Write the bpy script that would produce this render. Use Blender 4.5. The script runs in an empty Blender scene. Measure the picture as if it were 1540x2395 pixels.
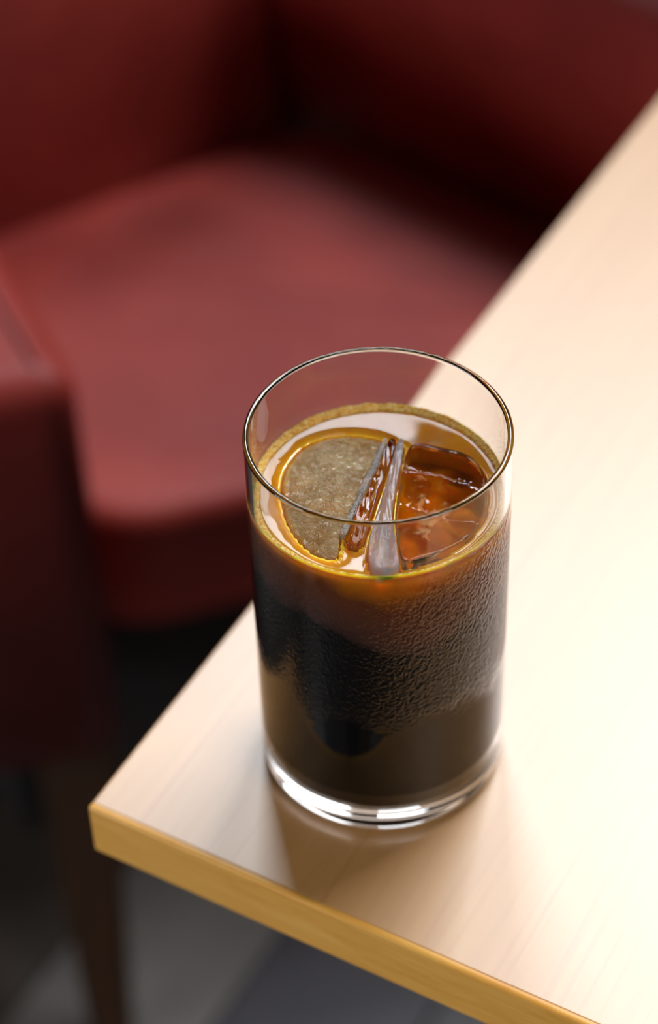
import bpy, bmesh, math, random
from mathutils import Vector, Matrix, noise as mnoise

random.seed(7)
scene = bpy.context.scene
COL = scene.collection
PI = math.pi

# ------------------------------------------------------------------ camera
IMG_W, IMG_H = 1540, 2395
FPX = 5099.5
cam_data = bpy.data.cameras.new('camera')
cam_data.sensor_fit = 'VERTICAL'
cam_data.sensor_height = 36.0
cam_data.sensor_width = 36.0 * IMG_W / IMG_H
cam_data.lens = FPX * 36.0 / IMG_H
cam_data.clip_start = 0.02
cam_data.dof.use_dof = True
cam_data.dof.focus_distance = 0.690
cam_data.dof.aperture_fstop = 4.6
cam_data.dof.aperture_blades = 0
cam = bpy.data.objects.new('camera', cam_data)
COL.objects.link(cam)
cam.matrix_world = (Matrix.Translation((-0.01641, -0.52260, 1.34969)) @
                    Matrix(((0.99935946, 0.03578633, 0.0, 0), (-0.02436275, 0.68034744, -0.73248469, 0),
                            (-0.02621294, 0.73201551, 0.6807835, 0), (0, 0, 0, 1))))
scene.camera = cam

# ------------------------------------------------------------------ world, window light, exposure
world = bpy.data.worlds.new('room_ambient')
scene.world = world
world.use_nodes = True
bg = world.node_tree.nodes['Background']
bg.inputs[0].default_value = (1.0, 0.95, 0.90, 1)
bg.inputs[1].default_value = 0.05


def window_light(name, az, dist, z, w, h, power, color):
    l = bpy.data.lights.new(name, 'AREA')
    l.shape = 'RECTANGLE'
    l.size, l.size_y = w, h
    l.energy, l.color = power, color
    o = bpy.data.objects.new(name, l)
    COL.objects.link(o)
    a = math.radians(az)
    o.location = (dist * math.cos(a), dist * math.sin(a), z)
    d = Vector((-math.cos(a), -math.sin(a), 0))
    o.rotation_euler = d.to_track_quat('-Z', 'Y').to_euler()
    return o


window_light('window_daylight', 53, 2.1, 3.45, 1.7, 1.6, 184, (0.93, 0.962, 1.0))
window_light('right_window_daylight', -48, 2.3, 1.80, 1.0, 0.9, 33, (1.0, 0.985, 0.96))
window_light('rear_window_daylight', 94, 2.3, 3.04, 0.62, 0.64, 45, (0.85, 0.925, 1.0))
window_light('left_window_daylight', -162, 2.2, 1.12, 1.0, 0.5, 24, (0.90, 0.95, 1.0))

vs = scene.view_settings
vs.view_transform = 'Standard'
vs.look = 'None'
vs.gamma = 1.0
vs.use_curve_mapping = False
vs.exposure = 0.0
scene.display_settings.display_device = 'sRGB'
scene.cycles.max_bounces = 20
scene.cycles.transmission_bounces = 20
scene.cycles.glossy_bounces = 8
scene.cycles.sample_clamp_indirect = 6.0
scene.cycles.caustics_refractive = True
scene.cycles.caustics_reflective = True
scene.cycles.blur_glossy = 0.3

# ------------------------------------------------------------------ helpers


def lin(r, g, b):
    def f(c):
        c /= 255.0
        return c / 12.92 if c <= 0.04045 else ((c + 0.055) / 1.055) ** 2.4
    return (f(r), f(g), f(b), 1)


def link(o, parent=None):
    COL.objects.link(o)
    if parent is not None:
        o.parent = parent
    return o


def tag(o, label=None, category=None, group=None, kind=None):
    if label:
        o['label'] = label
    if category:
        o['category'] = category
    if group:
        o['group'] = group
    if kind:
        o['kind'] = kind
    return o


def empty(name, loc=(0, 0, 0)):
    o = bpy.data.objects.new(name, None)
    o.empty_display_size = 0.05
    o.location = loc
    return link(o)


def mesh_obj(name, bm, mat, parent=None, smooth=True, origin=None, weighted=False):
    """bm is in world coordinates; origin = world location of the object (or of its parent)."""
    off = Vector(origin) if origin is not None else (parent.location if parent is not None else Vector((0, 0, 0)))
    if off.length:
        bmesh.ops.translate(bm, verts=bm.verts, vec=-off)
    bmesh.ops.recalc_face_normals(bm, faces=bm.faces)
    me = bpy.data.meshes.new(name)
    bm.to_mesh(me)
    bm.free()
    me.materials.append(mat)
    if smooth:
        for p in me.polygons:
            p.use_smooth = True
    o = bpy.data.objects.new(name, me)
    if weighted:
        o.modifiers.new('even_normals', 'WEIGHTED_NORMAL').keep_sharp = True
    link(o, parent)
    if parent is None:
        o.location = off
    return o


def prism(poly, z0, z1, bevel=0.0, segs=3, shear=(0, 0)):
    """closed prism over an xy polygon, all edges rounded; shear moves xy per metre above z0"""
    bm = bmesh.new()
    lo = [bm.verts.new((x, y, z0)) for x, y in poly]
    hi = [bm.verts.new((x + shear[0] * (z1 - z0), y + shear[1] * (z1 - z0), z1)) for x, y in poly]
    n = len(poly)
    bm.faces.new(lo[::-1])
    bm.faces.new(hi)
    for i in range(n):
        bm.faces.new((lo[i], lo[(i + 1) % n], hi[(i + 1) % n], hi[i]))
    bmesh.ops.recalc_face_normals(bm, faces=bm.faces)
    if bevel:
        bmesh.ops.bevel(bm, geom=list(bm.edges), offset=bevel, segments=segs, profile=0.5,
                        affect='EDGES', clamp_overlap=True)
    return bm


def lathe(profile, seg=128):
    """closed solid of revolution from (r, z) points, first and last on the axis or closed ring"""
    bm = bmesh.new()
    rings = []
    for r, z in profile:
        if r < 1e-7:
            rings.append([bm.verts.new((0, 0, z))])
        else:
            rings.append([bm.verts.new((r * math.cos(2 * PI * i / seg), r * math.sin(2 * PI * i / seg), z))
                          for i in range(seg)])
    for a, b in zip(rings[:-1], rings[1:]):
        for i in range(seg):
            j = (i + 1) % seg
            if len(a) == 1 and len(b) == 1:
                continue
            if len(a) == 1:
                bm.faces.new((a[0], b[i], b[j]))
            elif len(b) == 1:
                bm.faces.new((a[i], a[j], b[0]))
            else:
                bm.faces.new((a[i], a[j], b[j], b[i]))
    return bm


def arc(cx, cz, r, a0, a1, n):
    return [(cx + r * math.cos(math.radians(a0 + (a1 - a0) * i / n)),
             cz + r * math.sin(math.radians(a0 + (a1 - a0) * i / n))) for i in range(n + 1)]


def az(d):
    return Vector((math.cos(math.radians(d)), math.sin(math.radians(d))))


def meet(p, d, q, e):
    """intersection of two xy lines"""
    p, d, q, e = map(Vector, (p, d, q, e))
    det = d.x * -e.y + e.x * d.y
    r = q - p
    t = (r.x * -e.y + e.x * r.y) / det
    return p + d * t


# ------------------------------------------------------------------ materials
class NT:
    def __init__(self, name):
        self.m = bpy.data.materials.new(name)
        self.m.use_nodes = True
        self.t = self.m.node_tree
        self.b = self.t.nodes['Principled BSDF']

    def n(self, kind, **kw):
        nd = self.t.nodes.new(kind)
        for k, v in kw.items():
            if hasattr(nd, k):
                setattr(nd, k, v)
            else:
                nd.inputs[k.replace('_', ' ')].default_value = v
        return nd

    def l(self, a, b):
        self.t.links.new(a, b)

    def set(self, **kw):
        for k, v in kw.items():
            self.b.inputs[k.replace('_', ' ')].default_value = v

    def coords(self, scale=(1, 1, 1), rot=(0, 0, 0), loc=(0, 0, 0), kind='Object'):
        tc = self.n('ShaderNodeTexCoord')
        mp = self.n('ShaderNodeMapping')
        mp.inputs['Scale'].default_value = scale
        mp.inputs['Rotation'].default_value = rot
        mp.inputs['Location'].default_value = loc
        self.l(tc.outputs[kind], mp.inputs['Vector'])
        return mp.outputs['Vector']

    def noise(self, vec, scale, detail=4, rough=0.55, dist=0.0):
        nd = self.n('ShaderNodeTexNoise')
        nd.inputs['Scale'].default_value = scale
        nd.inputs['Detail'].default_value = detail
        nd.inputs['Roughness'].default_value = rough
        nd.inputs['Distortion'].default_value = dist
        self.l(vec, nd.inputs['Vector'])
        return nd.outputs['Fac']

    def ramp(self, fac, stops):
        nd = self.n('ShaderNodeValToRGB')
        cr = nd.color_ramp
        while len(cr.elements) < len(stops):
            cr.elements.new(0.5)
        for e, (p, c) in zip(cr.elements, stops):
            e.position = p
            e.color = c
        self.l(fac, nd.inputs['Fac'])
        return nd.outputs['Color']

    def math(self, op, a, b=None, clamp=False):
        nd = self.n('ShaderNodeMath')
        nd.operation = op
        nd.use_clamp = clamp
        for i, v in enumerate((a, b)):
            if v is None:
                continue
            if isinstance(v, (int, float)):
                nd.inputs[i].default_value = v
            else:
                self.l(v, nd.inputs[i])
        return nd.outputs[0]

    def bump(self, height, strength, dist):
        nd = self.n('ShaderNodeBump')
        nd.inputs['Strength'].default_value = strength
        nd.inputs['Distance'].default_value = dist
        self.l(height, nd.inputs['Height'])
        self.l(nd.outputs['Normal'], self.b.inputs['Normal'])
        return nd


def g1(v):
    return (v, v, v, 1)


def mat_maple():
    t = NT('pale_maple')
    v = t.coords((1.0, 14.0, 1.0))          # table local x runs along the grain
    a = t.noise(v, 7.0, 6, 0.6, 0.8)
    v2 = t.coords((0.6, 60.0, 1.0))
    b = t.noise(v2, 6.0, 3, 0.5, 0.3)
    base = t.ramp(a, [(0.25, lin(192, 136, 72)), (0.5, lin(198, 143, 78)), (0.75, lin(204, 150, 86))])
    fine = t.ramp(b, [(0.32, lin(214, 160, 118)), (0.44, lin(255, 255, 255))])
    mx = t.n('ShaderNodeMix', data_type='RGBA', blend_type='MULTIPLY')
    mx.inputs[0].default_value = 0.2
    t.l(base, mx.inputs[6])
    t.l(fine, mx.inputs[7])
    t.l(mx.outputs[2], t.b.inputs['Base Color'])
    t.set(Roughness=0.45, Coat_Weight=1.0, Coat_Roughness=0.42, Coat_IOR=2.0)
    t.b.inputs['Specular IOR Level'].default_value = 0.6
    t.bump(a, 0.03, 0.001)
    return t.m


def mat_edge():
    t = NT('maple_edge_band')
    v = t.coords((1.0, 3.0, 26.0))
    a = t.noise(v, 12.0, 5, 0.6, 0.4)
    base = t.ramp(a, [(0.3, lin(228, 160, 66)), (0.55, lin(238, 176, 80)), (0.8, lin(244, 188, 96))])
    t.l(base, t.b.inputs['Base Color'])
    t.set(Roughness=0.38, Coat_Weight=0.3, Coat_Roughness=0.2)
    t.bump(a, 0.08, 0.002)
    return t.m


def mat_leather():
    t = NT('red_leather')
    v = t.coords()
    big = t.noise(v, 6.0, 3, 0.5, 0.4)
    grain = t.n('ShaderNodeTexVoronoi')
    grain.inputs['Scale'].default_value = 420
    t.l(v, grain.inputs['Vector'])
    base = t.ramp(big, [(0.3, lin(124, 36, 28)), (0.5, lin(143, 44, 36)), (0.7, lin(164, 56, 45))])
    t.l(base, t.b.inputs['Base Color'])
    t.set(Roughness=0.5)
    t.b.inputs['Specular IOR Level'].default_value = 0.42
    h = t.math('ADD', t.math('MULTIPLY', big, 3.0), t.math('MULTIPLY', grain.outputs['Distance'], 0.15))
    t.bump(h, 0.25, 0.006)
    return t.m


def mat_dark_wood(name, c):
    t = NT(name)
    v = t.coords((9.0, 9.0, 1.0))
    a = t.noise(v, 14.0, 4, 0.6, 0.5)
    base = t.ramp(a, [(0.3, tuple(x * 0.7 for x in c[:3]) + (1,)), (0.7, c)])
    t.l(base, t.b.inputs['Base Color'])
    t.set(Roughness=0.45)
    return t.m


def mat_plain(name, c, rough=0.5, metal=0.0):
    t = NT(name)
    v = t.coords()
    a = t.noise(v, 30.0, 3)
    base = t.ramp(a, [(0.3, tuple(x * 0.85 for x in c[:3]) + (1,)), (0.7, c)])
    t.l(base, t.b.inputs['Base Color'])
    t.set(Roughness=rough, Metallic=metal)
    return t.m


def mat_glass():
    t = NT('clear_glass')
    t.set(Base_Color=(0.985, 0.995, 0.995, 1), Roughness=0.0, IOR=1.5, Transmission_Weight=1.0)
    return t.m


def mat_wet_glass():
    """glass of the wall with a film of fine condensation between two heights"""
    t = NT('misted_glass')
    t.set(Base_Color=(0.985, 0.995, 0.995, 1), IOR=1.5, Transmission_Weight=1.0)
    tc = t.n('ShaderNodeTexCoord')
    sep = t.n('ShaderNodeSeparateXYZ')
    t.l(tc.outputs['Object'], sep.inputs[0])
    z = sep.outputs['Z']
    n0 = t.noise(t.coords((1, 1, 1)), 60.0, 2)
    zz = t.math('ADD', z, t.math('MULTIPLY', t.math('SUBTRACT', n0, 0.5), 0.02))
    up = t.n('ShaderNodeMapRange', interpolation_type='SMOOTHSTEP')
    up.inputs['From Min'].default_value = 0.050
    up.inputs['From Max'].default_value = 0.064
    t.l(zz, up.inputs['Value'])
    dn = t.n('ShaderNodeMapRange', interpolation_type='SMOOTHSTEP')
    dn.inputs['From Min'].default_value = 0.124
    dn.inputs['From Max'].default_value = 0.114
    t.l(zz, dn.inputs['Value'])
    band = t.math('MULTIPLY', up.outputs[0], dn.outputs[0])
    r2 = t.math('ADD', t.math('MULTIPLY', sep.outputs['X'], sep.outputs['X']), t.math('MULTIPLY', sep.outputs['Y'], sep.outputs['Y']))
    band = t.math('MULTIPLY', band, t.math('GREATER_THAN', r2, 0.0424 ** 2))
    w = t.coords((1.0, 1.0, 0.8), rot=(0.3, 0.2, 0))
    v1 = t.n('ShaderNodeTexVoronoi', feature='SMOOTH_F1')
    v1.inputs['Scale'].default_value = 900
    t.l(w, v1.inputs['Vector'])
    n1 = t.noise(w, 700, 3, 0.6, 0.6)
    side = t.n('ShaderNodeMapRange', interpolation_type='SMOOTHSTEP')
    for nm, val in (('From Min', -0.03), ('From Max', 0.032), ('To Min', 0.12), ('To Max', 1.0)):
        side.inputs[nm].default_value = val
    t.l(sep.outputs['X'], side.inputs['Value'])
    band = t.math('MULTIPLY', band, side.outputs[0])
    h = t.math('MULTIPLY', t.math('ADD', v1.outputs['Distance'], n1), band)
    t.bump(h, 0.6, 0.0013)
    t.l(t.math('MULTIPLY', band, 0.16), t.b.inputs['Roughness'])
    return t.m


ZL = 0.8736      # liquid level
TABLE_Z = 0.75


def mat_coffee():
    t = NT('iced_coffee')
    tc = t.n('ShaderNodeTexCoord')
    sep = t.n('ShaderNodeSeparateXYZ')
    t.l(tc.outputs['Object'], sep.inputs[0])
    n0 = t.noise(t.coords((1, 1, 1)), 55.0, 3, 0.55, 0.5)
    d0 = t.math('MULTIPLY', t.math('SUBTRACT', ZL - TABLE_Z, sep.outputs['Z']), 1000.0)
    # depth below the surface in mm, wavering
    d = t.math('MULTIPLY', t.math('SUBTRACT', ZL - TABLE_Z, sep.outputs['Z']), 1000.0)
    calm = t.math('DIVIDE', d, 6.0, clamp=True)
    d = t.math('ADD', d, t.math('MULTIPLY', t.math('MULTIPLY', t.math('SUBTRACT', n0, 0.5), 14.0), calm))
    lop = t.n('ShaderNodeMapRange', interpolation_type='SMOOTHSTEP')   # cuts the painted glow short on the left wall, darker there
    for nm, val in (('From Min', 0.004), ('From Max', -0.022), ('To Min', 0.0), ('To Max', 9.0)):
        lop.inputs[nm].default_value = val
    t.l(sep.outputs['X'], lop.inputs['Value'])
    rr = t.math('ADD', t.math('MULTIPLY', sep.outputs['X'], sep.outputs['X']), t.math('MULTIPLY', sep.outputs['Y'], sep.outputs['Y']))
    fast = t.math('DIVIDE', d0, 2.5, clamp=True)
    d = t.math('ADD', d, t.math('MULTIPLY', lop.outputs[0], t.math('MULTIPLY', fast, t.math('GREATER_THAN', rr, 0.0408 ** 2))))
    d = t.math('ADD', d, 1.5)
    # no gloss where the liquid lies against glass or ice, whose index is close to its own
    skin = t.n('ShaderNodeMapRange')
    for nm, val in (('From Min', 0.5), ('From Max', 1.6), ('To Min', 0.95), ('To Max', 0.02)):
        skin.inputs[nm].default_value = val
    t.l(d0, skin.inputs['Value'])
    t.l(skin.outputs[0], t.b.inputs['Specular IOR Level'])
    f = t.math('DIVIDE', d, 60.0, clamp=True)  # crema and coffee tones by depth, with the light-through amber glow painted in
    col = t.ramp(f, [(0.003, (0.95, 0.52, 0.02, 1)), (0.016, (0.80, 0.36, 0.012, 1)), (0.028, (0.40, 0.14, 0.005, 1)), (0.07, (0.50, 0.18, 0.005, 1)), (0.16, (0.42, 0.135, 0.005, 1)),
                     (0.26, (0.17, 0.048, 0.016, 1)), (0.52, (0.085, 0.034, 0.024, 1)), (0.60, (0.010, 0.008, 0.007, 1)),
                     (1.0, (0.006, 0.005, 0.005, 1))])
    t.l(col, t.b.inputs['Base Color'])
    t.set(Roughness=0.06, IOR=1.42, Subsurface_Weight=1.0, Subsurface_Scale=0.012)
    t.b.inputs['Subsurface Radius'].default_value = (1.0, 0.30, 0.05)
    sw = t.n('ShaderNodeMapRange')
    sw.inputs['From Min'].default_value = 0.10
    sw.inputs['From Max'].default_value = 0.40
    sw.inputs['To Min'].default_value = 1.0
    sw.inputs['To Max'].default_value = 0.0
    t.l(f, sw.inputs['Value'])
    t.l(sw.outputs[0], t.b.inputs['Subsurface Weight'])
    return t.m


def mat_foam():
    t = NT('coffee_foam')
    v = t.coords()
    a = t.noise(v, 900, 4, 0.7)
    base = t.ramp(a, [(0.35, (0.56, 0.22, 0.012, 1)), (0.5, (0.88, 0.43, 0.045, 1)), (0.68, (0.96, 0.76, 0.36, 1))])
    t.l(base, t.b.inputs['Base Color'])
    t.set(Roughness=0.25, Subsurface_Weight=0.6, Subsurface_Scale=0.002)
    t.b.inputs['Subsurface Radius'].default_value = (1.0, 0.5, 0.15)
    t.bump(a, 0.7, 0.0008)
    return t.m


def mat_ice(name, tint, dark, rough, bump, transmission=1.0, dimple=0.35):
    t = NT(name)
    v = t.coords()
    a = t.noise(v, 420, 4, 0.65, 0.6)
    b = t.noise(v, 45, 3, 0.55, 0.8)
    t.l(t.ramp(t.noise(v, 90, 4, 0.6, 0.5), [(0.36, dark), (0.6, tint)]), t.b.inputs['Base Color'])
    t.set(Roughness=rough, IOR=1.31, Transmission_Weight=transmission)
    h = t.math('ADD', t.math('MULTIPLY', a, dimple), b)
    t.bump(h, bump, 0.004)
    return t.m


M_MAPLE = mat_maple()
M_EDGE = mat_edge()
M_LEATHER = mat_leather()
M_LEG = mat_dark_wood('walnut_leg', lin(54, 30, 9))
M_STEEL = mat_plain('black_steel', lin(40, 40, 42), 0.4, 0.6)
M_FRAME = mat_plain('underframe_shade_black', lin(26, 20, 18), 0.9)
M_GLASS = mat_glass()
M_WET = mat_wet_glass()
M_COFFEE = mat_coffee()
M_FOAM = mat_foam()
M_ICE_A = mat_ice('frosted_amber_ice', (1.0, 0.70, 0.26, 1), (0.62, 0.34, 0.03, 1), 0.2, 0.55, 0.78, 1.3)
M_ICE_B = mat_ice('clear_amber_ice', (0.98, 0.84, 0.50, 1), (0.90, 0.60, 0.20, 1), 0.02, 0.10, 1.0, 0.1)
M_ICE_C = mat_ice('clear_ice', (0.97, 0.98, 1.0, 1), (0.92, 0.90, 0.92, 1), 0.05, 0.20, 0.85, 0.2)
M_ICE_D = mat_ice('white_cracked_ice', (0.97, 0.98, 1.0, 1), (0.86, 0.84, 0.84, 1), 0.14, 0.9, 0.70, 1.0)

# ------------------------------------------------------------------ floor of planks
floor = empty('floor', (0, 0, 0))
tag(floor, kind='structure')
bm = prism([(-3, -3), (3, -3), (3, 4), (-3, 4)], -0.05, -0.006)
mesh_obj('subfloor', bm, mat_plain('subfloor_dark', lin(20, 18, 18), 0.9), floor, smooth=False)
M_WALL = mat_plain('dark_panelled_wall', lin(58, 46, 40), 0.8)
for wname, pts in (('wall_back', [(-3, 3.9), (3, 3.9), (3, 4.0), (-3, 4.0)]), ('wall_left', [(-3.1, -3), (-3, -3), (-3, 4), (-3.1, 4)]),
                   ('wall_right', [(3, -3), (3.1, -3), (3.1, 4), (3, 4)]), ('wall_front', [(-3, -3.1), (3, -3.1), (3, -3), (-3, -3)])):
    tag(mesh_obj(wname, prism(pts, -0.05, 4.4), M_WALL, None, False), kind='structure')
d1, d2 = az(58.5), az(-31.5)
seam0 = Vector((-0.1136, 0.3875)).dot(d2)       # board joint placed where the floor tone changes
PW = 0.135
plank_mats = []
for k, c in enumerate((lin(104, 99, 95), lin(62, 53, 46), lin(50, 45, 51), lin(58, 53, 55), lin(60, 53, 49))):
    plank_mats.append(mat_plain('grey_floor_board_%d' % k, c, 0.5))
pick = {-1: 0, -2: 1, 0: 2, 1: 3, -3: 4, 2: 2}
L = 1.6
mesh_cache = {}
for i in range(-14, 15):
    mi = pick.get(i, random.randrange(5))
    if mi not in mesh_cache:
        b = prism([(0, 0.001), (L - 0.002, 0.001), (L - 0.002, PW - 0.001), (0, PW - 0.001)], -0.02, 0.0, 0.0012, 1)
        me = bpy.data.meshes.new('plank')
        b.to_mesh(me)
        b.free()
        me.materials.append(plank_mats[mi])
        mesh_cache[mi] = me
    off = (i * 0.61) % L
    for j in range(-1, 2):
        o = bpy.data.objects.new('plank', mesh_cache[mi])
        link(o, floor)
        # strip i covers perpendicular range [seam0 + i*PW, +PW] measured along d2
        s = d1 * (j * L + off - 0.2) + d2 * (seam0 + (i + 1) * PW)
        o.location = (s.x, s.y, 0.0)
        o.rotation_euler = (0, 0, math.radians(58.5))

# ------------------------------------------------------------------ table
A = Vector((-0.1056, -0.0263))
e1, e2 = az(59.46), az(-30.54)
TL, TW, TT = 1.25, 0.72, 0.0242
cen = A + e1 * (TL / 2) + e2 * (TW / 2)
table = empty('cafe_table', (cen.x, cen.y, 0))
tag(table, 'pale maple cafe table with sharp corner and golden front edge, holding the glass', 'table')
BAND = 0.0022


def on_table(u, v):
    p = A + e1 * u + e2 * v
    return (p.x, p.y)


def table_part(name, bm, mat, smooth=True):
    """the part's own x axis runs along the table, so that the grain follows it"""
    o = mesh_obj(name, bm, mat, table, smooth)
    rot = Matrix.Rotation(-math.radians(59.46), 4, 'Z')
    o.data.transform(rot)
    o.rotation_euler = (0, 0, math.radians(59.46))
    return o


table_part('tabletop', prism([on_table(BAND, 0), on_table(TL - BAND, 0), on_table(TL - BAND, TW), on_table(BAND, TW)],
                             TABLE_Z - TT, TABLE_Z, 0.0009, 3), M_MAPLE, False)
for u0, u1 in ((0, BAND + 0.0012), (TL - BAND - 0.0012, TL)):
    b = prism([on_table(u0, -0.0003), on_table(u1, -0.0003), on_table(u1, TW + 0.0003), on_table(u0, TW + 0.0003)],
              TABLE_Z - TT - 0.0002, TABLE_Z + 0.0001, 0.0015, 4)
    tag(table_part('edge_band', b, M_EDGE, False), 'golden brown edge band')
px_, py_ = on_table(TL * 0.55, TW / 2)
b = lathe([(0, 0.70), (0.035, 0.70), (0.035, 0.03), (0, 0.03)], 32)
bmesh.ops.translate(b, verts=b.verts, vec=(px_, py_, 0))
table_part('pedestal_column', b, M_STEEL)
b = lathe([(0, 0.726), (0.14, 0.726), (0.14, 0.70), (0.04, 0.69), (0, 0.69)], 32)
bmesh.ops.translate(b, verts=b.verts, vec=(px_, py_, 0))
table_part('support_plate', b, M_STEEL)
b = lathe([(0, 0.0), (0.24, 0.0), (0.245, 0.006), (0.235, 0.016), (0.06, 0.032), (0, 0.034)], 48)
bmesh.ops.translate(b, verts=b.verts, vec=(px_, py_, 0))
table_part('pedestal_base', b, M_STEEL)

# ------------------------------------------------------------------ armchair
C0 = Vector((-0.017, 1.050))          # corner of seat, back and far arm
back_d = az(30.5)
near_p, near_d = Vector((-0.1514, 0.4405)), az(114)   # inner face of the near arm, front to back
far_d = az(-42)                                       # inner face of the far arm, back to front
BL = meet(C0, back_d, near_p, near_d)
front_p, front_d = Vector((-0.105, 0.566)), az(17)
FL = meet(front_p, front_d, near_p, near_d)
FR = meet(front_p, front_d, C0, far_d)
chair = empty('armchair', ((C0.x + FL.x) / 2, (C0.y + FL.y) / 2, 0))
tag(chair, 'dark red leather armchair with splayed arms, drawn up beside the table', 'armchair')
SEAT_Z = 0.3475
ARM_Z = 0.566
T_ARM = 0.115


def chair_part(name, bm, mat, smooth=True):
    return mesh_obj(name, bm, mat, chair, smooth, weighted=smooth)


def rounded_poly(pts, radii, n=5):
    out = []
    k = len(pts)
    for i in range(k):
        p, a, c = Vector(pts[i]), Vector(pts[i - 1]), Vector(pts[(i + 1) % k])
        r = radii[i]
        u, w = (a - p).normalized(), (c - p).normalized()
        if r <= 0:
            out.append(p)
            continue
        for s in range(n + 1):
            t = s / n
            out.append((1 - t) ** 2 * (p + u * r) + 2 * t * (1 - t) * p + t * t * (p + w * r))
    return [(q.x, q.y) for q in out]


# seat cushion: inset a few mm from arms and back
ins = 0.004
sc = [FL + front_d * 0.012, FR - front_d * ins, C0 + far_d * 0.004 - back_d * 0.006, BL + back_d * ins]
sp = rounded_poly(sc, [0.06, 0.045, 0.045, 0.045], 5)
b = prism(sp, 0.236, SEAT_Z, 0.0)
top = [f for f in b.faces if abs(f.normal.z) > 0.9]
bmesh.ops.bevel(b, geom=list({e for f in top for e in f.edges}), offset=0.018, segments=4, profile=0.5, affect='EDGES')
chair_part('seat_cushion', b, M_LEATHER)

# backrest with a tilt, between the arms
nb = Vector((-back_d.y, back_d.x))     # away from the seat
w0, w1 = BL - back_d * 0.0, C0 - back_d * 0.010
lean = nb * 0.20
bp = [(w0.x, w0.y), (w1.x, w1.y), (w1.x + nb.x * .12, w1.y + nb.y * .12), (w0.x + nb.x * .12, w0.y + nb.y * .12)]
chair_part('backrest', prism(bp, 0.300, 0.80, 0.030, 5, (lean.x, lean.y)), M_LEATHER)

# arms


def arm_bm(pts, top=ARM_Z):
    b = prism(rounded_poly(pts, [0.032, 0.032, 0.032, 0.032], 7), 0.250, top)
    tops = [f for f in b.faces if f.normal.z > 0.9]
    bmesh.ops.bevel(b, geom=list({e for f in tops for e in f.edges}), offset=0.024, segments=6, profile=0.5, affect='EDGES')
    return b


nn = Vector((near_d.y, -near_d.x)) * -1     # outward of the near arm (to the left)
fd = az(194)
P0 = near_p
P1 = meet(P0, fd, near_p + nn * T_ARM, near_d)
P3 = BL + near_d * 0.14
P2 = P3 + nn * T_ARM
chair_part('armrest', arm_bm([P0, P3, P2, P1]), M_LEATHER)
nf = Vector((-far_d.y, far_d.x))            # outward of the far arm
Q0 = C0 - far_d * 0.14
Q1 = FR + far_d * 0.07
chair_part('armrest', arm_bm([Q0, Q1, Q1 + nf * T_ARM, Q0 + nf * T_ARM], ARM_Z + 0.016),
           M_LEATHER)
# frame rail deepened into a dark block, filling in the shade below the seat
uf = [P0 + near_d * 0.13 + nn * 0.06, FR - front_d * 0.0 + az(110) * 0.03, C0 + far_d * 0.03, P3 - near_d * 0.12 + nn * 0.06]
chair_part('underframe_shade_fill', prism([tuple(p) for p in uf], 0.040, 0.234, 0.004, 2), M_FRAME)


def leg_bm(top, bot, r0, r1, z0=0.2505):
    bmx = bmesh.new()
    ring = []
    for (cx, cy), r, z in ((bot, r1, 0.0), (top, r0, z0)):
        ring.append([bmx.verts.new((cx + sx * r, cy + sy * r, z)) for sx, sy in ((-1, -1), (1, -1), (1, 1), (-1, 1))])
    bmx.faces.new(ring[0][::-1])
    bmx.faces.new(ring[1])
    for i in range(4):
        j = (i + 1) % 4
        bmx.faces.new((ring[0][i], ring[0][j], ring[1][j], ring[1][i]))
    bmesh.ops.bevel(bmx, geom=list(bmx.edges), offset=0.003, segments=2, affect='EDGES')
    return bmx


legs = [((-0.197, 0.487), (-0.184, 0.368)),
        (tuple(Q1 - far_d * 0.04 + nf * 0.055), tuple(Q1 + nf * 0.055)),
        (tuple(Q0 + far_d * 0.04 + nf * 0.055), tuple(Q0 + nf * 0.06)),
        (tuple(P3 - near_d * 0.04 + nn * 0.055), tuple(P3 + nn * 0.06))]
for tp, bt in legs:
    chair_part('leg', leg_bm(tp, bt, 0.027, 0.014), M_LEG, False)

# ------------------------------------------------------------------ tumbler
GZ = TABLE_Z + 0.0002
mm = 0.001
prof_out = [(0, 0.9), (20, 0.9), (32, 0.85), (34, 0.4)] + arc(38.6, 4.5, 4.5, -100, 0, 14) + [(43.1, 4.7), (43.1, 5.2), (43.1, 20), (43.1, 60), (43.1, 100), (43.1, 146.2), (43.1, 146.8)]
rim = arc(42.05, 147.05, 1.05, 0, 180, 14)
prof_in = [(41.0, 146.8), (41.0, 146.2), (41.0, 120), (41.0, 80), (41.0, 40), (41.0, 14.6), (41.0, 14.2)] + arc(36.5, 14.0, 4.5, 0, -90, 12) + [(36.2, 9.5), (35.5, 9.5), (20, 9.5), (0, 9.5)]
gprof = [(r * mm, z * mm) for r, z in prof_out + rim + prof_in]
glass = empty('drinking_glass', (0, 0, GZ))
tag(glass, 'tall clear straight-sided glass tumbler of iced coffee, misted outside, standing near the table corner', 'glass')
b = lathe(gprof, 192)
gobj = mesh_obj('tumbler_body', b, M_WET, None, True, (0, 0, 0))
gobj.parent = glass

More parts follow.
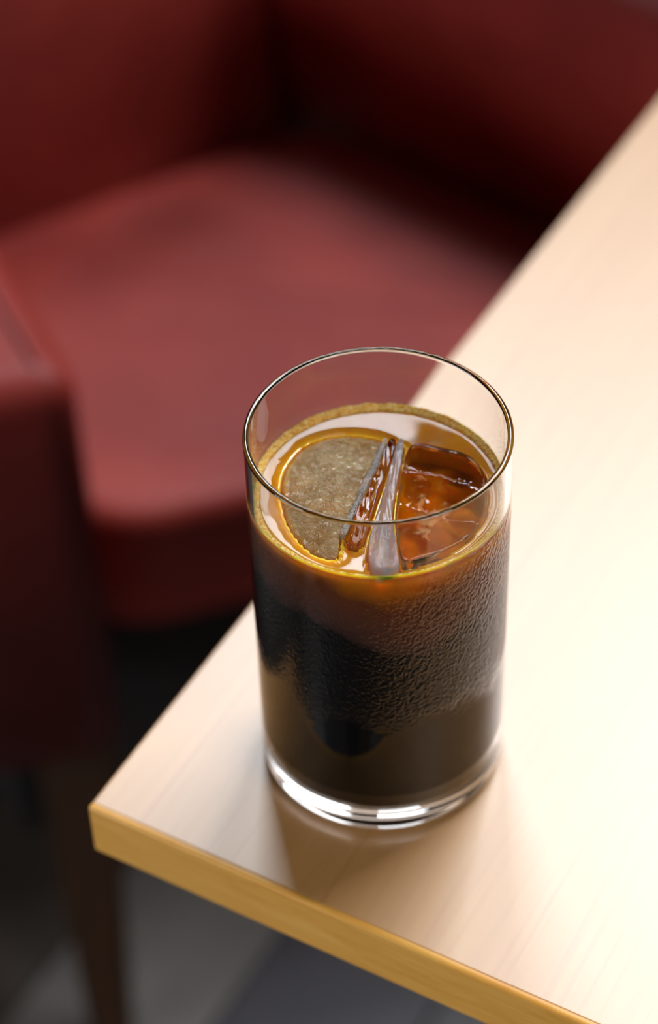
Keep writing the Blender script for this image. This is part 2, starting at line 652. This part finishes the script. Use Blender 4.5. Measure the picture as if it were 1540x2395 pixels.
# ------------------------------------------------------------------ ice outlines (mm from the glass axis, at the liquid level)
ICE = {
    'left': [(-31.5, -2), (-31.2, 6), (-29.0, 13), (-24.0, 20.5), (-17, 24.3), (-8, 25.2), (0.5, 22.8), (2.2, 20.0), (-0.8, 11),
             (-5.2, -1), (-9.5, -13), (-12.6, -21), (-14.3, -31), (-19.5, -30.6), (-25.5, -23.5), (-29.8, -13)],
    'right': [(11.2, 18.0), (20.9, 16.2), (29.5, 12.0), (34.0, 5.5), (35.0, -4), (33.0, -14), (27.5, -24), (19.5, -31.5),
              (10.5, -36), (5.6, -36.5), (5.0, -22), (5.2, -12), (7.5, 4)],
    'shard1': [(4.4, 20.6), (6.6, 19.6), (3.5, 8.0), (-2.2, -12.0), (-6.8, -27.0), (-11.6, -25.5), (-8.0, -14.5), (-1.6, 3.0)],
    'shard2': [(7.0, 18.6), (8.8, 17.0), (6.4, 2.0), (3.8, -14.0), (3.9, -26.0), (4.3, -38.6), (-3.2, -39.2), (-4.2, -28.0), (0.6, -8.0)],
}


def smooth_poly(pts, n):
    out = []
    k = len(pts)
    for i in range(k):
        p0, p1, p2, p3 = (Vector(pts[(i + j) % k]) for j in (-1, 0, 1, 2))
        for s in range(n):
            t = s / n
            out.append(0.5 * ((2 * p1) + (p2 - p0) * t + (2 * p0 - 5 * p1 + 4 * p2 - p3) * t * t
                              + (3 * p1 - p0 - 3 * p2 + p3) * t ** 3))
    return out


def sd_poly(p, poly):
    """signed distance to a polygon, positive inside"""
    d = 1e9
    inside = False
    n = len(poly)
    for i in range(n):
        a, c = poly[i], poly[(i + 1) % n]
        e = c - a
        w = p - a
        t = max(0.0, min(1.0, w.dot(e) / max(e.dot(e), 1e-9)))
        d = min(d, (w - e * t).length)
        if (a.y > p.y) != (c.y > p.y) and p.x < (c.x - a.x) * (p.y - a.y) / (c.y - a.y) + a.x:
            inside = not inside
    return d if inside else -d


POLYS = {k: smooth_poly(v, 3) for k, v in ICE.items()}
DEPTH = {'left': 4.0, 'right': 8.0, 'shard1': 5.0, 'shard2': 6.0}

# ------------------------------------------------------------------ coffee
RL = 41.06


def surface_z(x, y):
    """height of the liquid's skin over the level, in mm; hollows hold the ice"""
    p = Vector((x, y))
    r = p.length
    z = 1.3 * math.exp(-(RL - r) / 1.1) + 0.06 * mnoise.noise(Vector((x * .11, y * .11, 3)))
    for k, poly in POLYS.items():
        s = sd_poly(p, poly) + 0.35
        if s > 0:
            wall = min(1.0, s / 1.3)
            z = min(z, -DEPTH[k] * wall * (0.85 + 0.3 * mnoise.noise(Vector((x * .13, y * .13, 9)))))
        elif s > -5.0 and k == 'left':
            z += (0.95 + 0.5 * mnoise.noise(Vector((x * .7, y * .7, 4)))) * math.exp(s / 1.3)
        elif s > -2.0:
            z += 0.5 * math.exp(s / 0.7)
    return z


SEG, NR = 220, 66
bm = bmesh.new()
cv = bm.verts.new((0, 0, ZL + surface_z(0, 0) * mm))
prev = None
for i in range(1, NR + 1):
    r = RL * i / NR
    ring = []
    for s in range(SEG):
        a = 2 * PI * s / SEG
        x, y = r * math.cos(a), r * math.sin(a)
        ring.append(bm.verts.new((x * mm, y * mm, ZL + surface_z(x, y) * mm)))
    for s in range(SEG):
        j = (s + 1) % SEG
        if prev is None:
            bm.faces.new((cv, ring[s], ring[j]))
        else:
            bm.faces.new((prev[s], ring[s], ring[j], prev[j]))
    prev = ring
body = [(RL, zz) for zz in (118, 110, 100, 90, 80, 60, 40, 25)] + [(40.95, 14.1)] + [(r, z) for r, z in arc(36.4, 14.1, 4.3, 0, -90, 8)] + [(20, 9.8)]
for r, z in body:
    ring = [bm.verts.new((r * mm * math.cos(2 * PI * s / SEG), r * mm * math.sin(2 * PI * s / SEG), TABLE_Z + z * mm)) for s in range(SEG)]
    for s in range(SEG):
        j = (s + 1) % SEG
        bm.faces.new((prev[s], ring[s], ring[j], prev[j]))
    prev = ring
cb = bm.verts.new((0, 0, TABLE_Z + 9.8 * mm))
for s in range(SEG):
    bm.faces.new((prev[s], cb, prev[(s + 1) % SEG]))
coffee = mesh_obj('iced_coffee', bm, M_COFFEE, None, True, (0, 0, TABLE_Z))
tag(coffee, 'black iced coffee, amber at the top and near black below, filling the glass', 'coffee')

# ring of fine foam where the liquid climbs the glass
bm = bmesh.new()
prev = first = None
S2 = 420
for s in range(S2):
    a = 2 * PI * s / S2
    n1 = mnoise.noise(Vector((math.cos(a) * 9, math.sin(a) * 9, 1)))
    n2 = mnoise.noise(Vector((math.cos(a) * 55, math.sin(a) * 55, 5)))
    h = 1.3 + 0.6 * n1 + 0.5 * n2
    back = 0.5 + 0.5 * math.sin(a)
    w = (2.4 + 1.1 * n1 + 0.5 * n2) * (0.30 + 0.40 * back)
    h *= 0.5 + 0.5 * back
    sec = [(40.98, -0.6), (40.98, h + 0.3), (40.6, h), (40.0, h * .72), (40.2 - w * .5, 0.75 + .2 * n2), (40.0 - w, 0.25), (40.0 - w, -0.6)]
    ring = [bm.verts.new((r * mm * math.cos(a), r * mm * math.sin(a), ZL + z * mm)) for r, z in sec]
    if prev:
        for i in range(len(sec)):
            j = (i + 1) % len(sec)
            bm.faces.new((prev[i], ring[i], ring[j], prev[j]))
    else:
        first = ring
    prev = ring
for i in range(len(sec)):
    j = (i + 1) % len(sec)
    bm.faces.new((prev[i], first[i], first[j], prev[j]))
foam = mesh_obj('foam_ring', bm, M_FOAM, None, True, (0, 0, TABLE_Z))
foam.parent = coffee
foam.location = (0, 0, 0)
tag(foam, 'golden ring of fine foam')


# ------------------------------------------------------------------ ice
def ice_bm(poly, top, bottom, bevel, rough, tilt=(0, 0), seed=0, steps=None):
    """block over a polygon (mm); top rises 'top' over the level, tilt in mm per mm"""
    bm = bmesh.new()
    n = len(poly)
    c = sum(poly, Vector((0, 0))) / n
    rings = []

    def height(p, z):
        h = z + (p.x - c.x) * tilt[0] + (p.y - c.y) * tilt[1]
        h += rough * mnoise.noise(Vector((p.x * .16 + seed, p.y * .16, seed)))
        h += rough * 0.4 * mnoise.noise(Vector((p.x * .5 + seed, p.y * .5, seed)))
        if steps:
            h += steps(p)
        return h

    layers = [(0.0, bottom, 0.94), (0, bottom + 1.5, 1.0), (0, top - bevel, 1.0)]
    for q in range(1, 4):
        ang = q / 3 * PI / 2
        layers.append((bevel * (1 - math.cos(ang)), top - bevel + bevel * math.sin(ang), 1.0))
    for ins, z, sc_ in layers:
        ring = []
        for p in poly:
            d = p - c
            f = sc_ * max(0.0, 1 - ins / max(d.length, 1e-6))
            q = c + d * f
            zz = height(q, z) if z > 0 or ins > 0 else z
            ring.append(bm.verts.new((q.x * mm, q.y * mm, ZL + zz * mm)))
        rings.append(ring)
    for k in range(1, 20):
        f0 = 1 - k / 20
        ring = []
        for p in poly:
            d = p - c
            q = c + d * max(0.0, 1 - bevel / max(d.length, 1e-6)) * f0
            ring.append(bm.verts.new((q.x * mm, q.y * mm, ZL + height(q, top) * mm)))
        rings.append(ring)
    for a, b_ in zip(rings[:-1], rings[1:]):
        for i in range(n):
            j = (i + 1) % n
            bm.faces.new((a[i], a[j], b_[j], b_[i]))
    tip = bm.verts.new((c.x * mm, c.y * mm, ZL + height(c, top) * mm))
    for i in range(n):
        bm.faces.new((rings[-1][i], rings[-1][(i + 1) % n], tip))
    bm.faces.new(rings[0][::-1])
    return bm


def facets(p):
    """broken planes on the right-hand block: a back ledge, a hollow, a step and a flat front"""
    q = p.y + 0.42 * (p.x - 20)            # distance across the ledges
    if q > 9.5:
        s = 0.2 + (q - 9.5) * 0.16
    elif q > 3.0:
        s = -1.6 + (q - 3.0) * 0.10
    elif q > 0.5:
        s = 0.7 - (3.0 - q) * 0.15
    elif q > -15:
        s = -1.6 + 0.09 * abs(p.x - 17) + 0.13 * (q + 7)
    else:
        s = -1.2 - (15 + q) * 0.13
    return s


def dome(p):
    """the broad block swells gently, highest beside the crack"""
    return -0.0042 * ((p.x + 9) ** 2 + (p.y - 0) ** 2 * 0.6) + 0.12 * mnoise.noise(Vector((p.x * 1.3, p.y * 1.3, 7)))


def ridges(p):
    """splintered ribs along a shard"""
    u = p.x - 0.19 * p.y
    return 0.55 * abs(((u / 2.3) % 2.0) - 1.0) + 0.25 * mnoise.noise(Vector((p.x * 1.1, p.y * 0.12, 2)))


o = mesh_obj('ice_cube', ice_bm(smooth_poly(ICE['left'], 6), 3.1, -3.0, 2.2, 0.3, (0.0, 0.0), 2, dome), M_ICE_A, None, True, (-0.015, 0, ZL))
tag(o, 'broad frosted amber ice block on the left side of the coffee', 'ice')
edge = [(2.4, 20.6), (3.4, 20.4), (0.7, 10.5), (-3.5, -1.5), (-7.7, -13.5), (-11.2, -23), (-12.8, -22), (-9.2, -12.5), (-5.2, -0.5), (-0.7, 11.5)]
ep = [Vector((q.x + 0.55 * mnoise.noise(Vector((q.x * 1.4, q.y * 1.4, 21))), q.y)) for q in smooth_poly(edge, 12)]
eb = ice_bm(ep, 3.2, -1.0, 0.5, 1.0, (0.0, 0.0), 14)
eo = mesh_obj('cracked_edge', eb, M_ICE_D, None, True, (-0.015, 0, ZL))
eo.parent = o
eo.location = (0, 0, 0)
tag(eo, 'white splintered edge')
o = mesh_obj('ice_cube', ice_bm(smooth_poly(ICE['right'], 8), 1.8, -6.5, 1.0, 0.18, (0.01, 0.0), 5, facets), M_ICE_B, None, True, (0.02, -0.008, ZL))
tag(o, 'clear amber ice block with broken ledges on the right side of the coffee', 'ice')
o = mesh_obj('ice_shard', ice_bm(smooth_poly(ICE['shard1'], 8), 2.6, -3.8, 0.9, 0.3, (-0.05, 0.02), 8, ridges), M_ICE_B, None, True, (-0.002, 0, ZL))
tag(o, 'narrow brownish ice splinter along the cracked edge of the left ice block', 'ice')
o = mesh_obj('ice_shard', ice_bm(smooth_poly(ICE['shard2'], 8), 3.4, -4.8, 1.0, 0.25, (0.0, 0.0), 11, ridges), M_ICE_C, None, True, (0.002, -0.01, ZL))
tag(o, 'long whitish ice splinter between the two big ice blocks', 'ice')
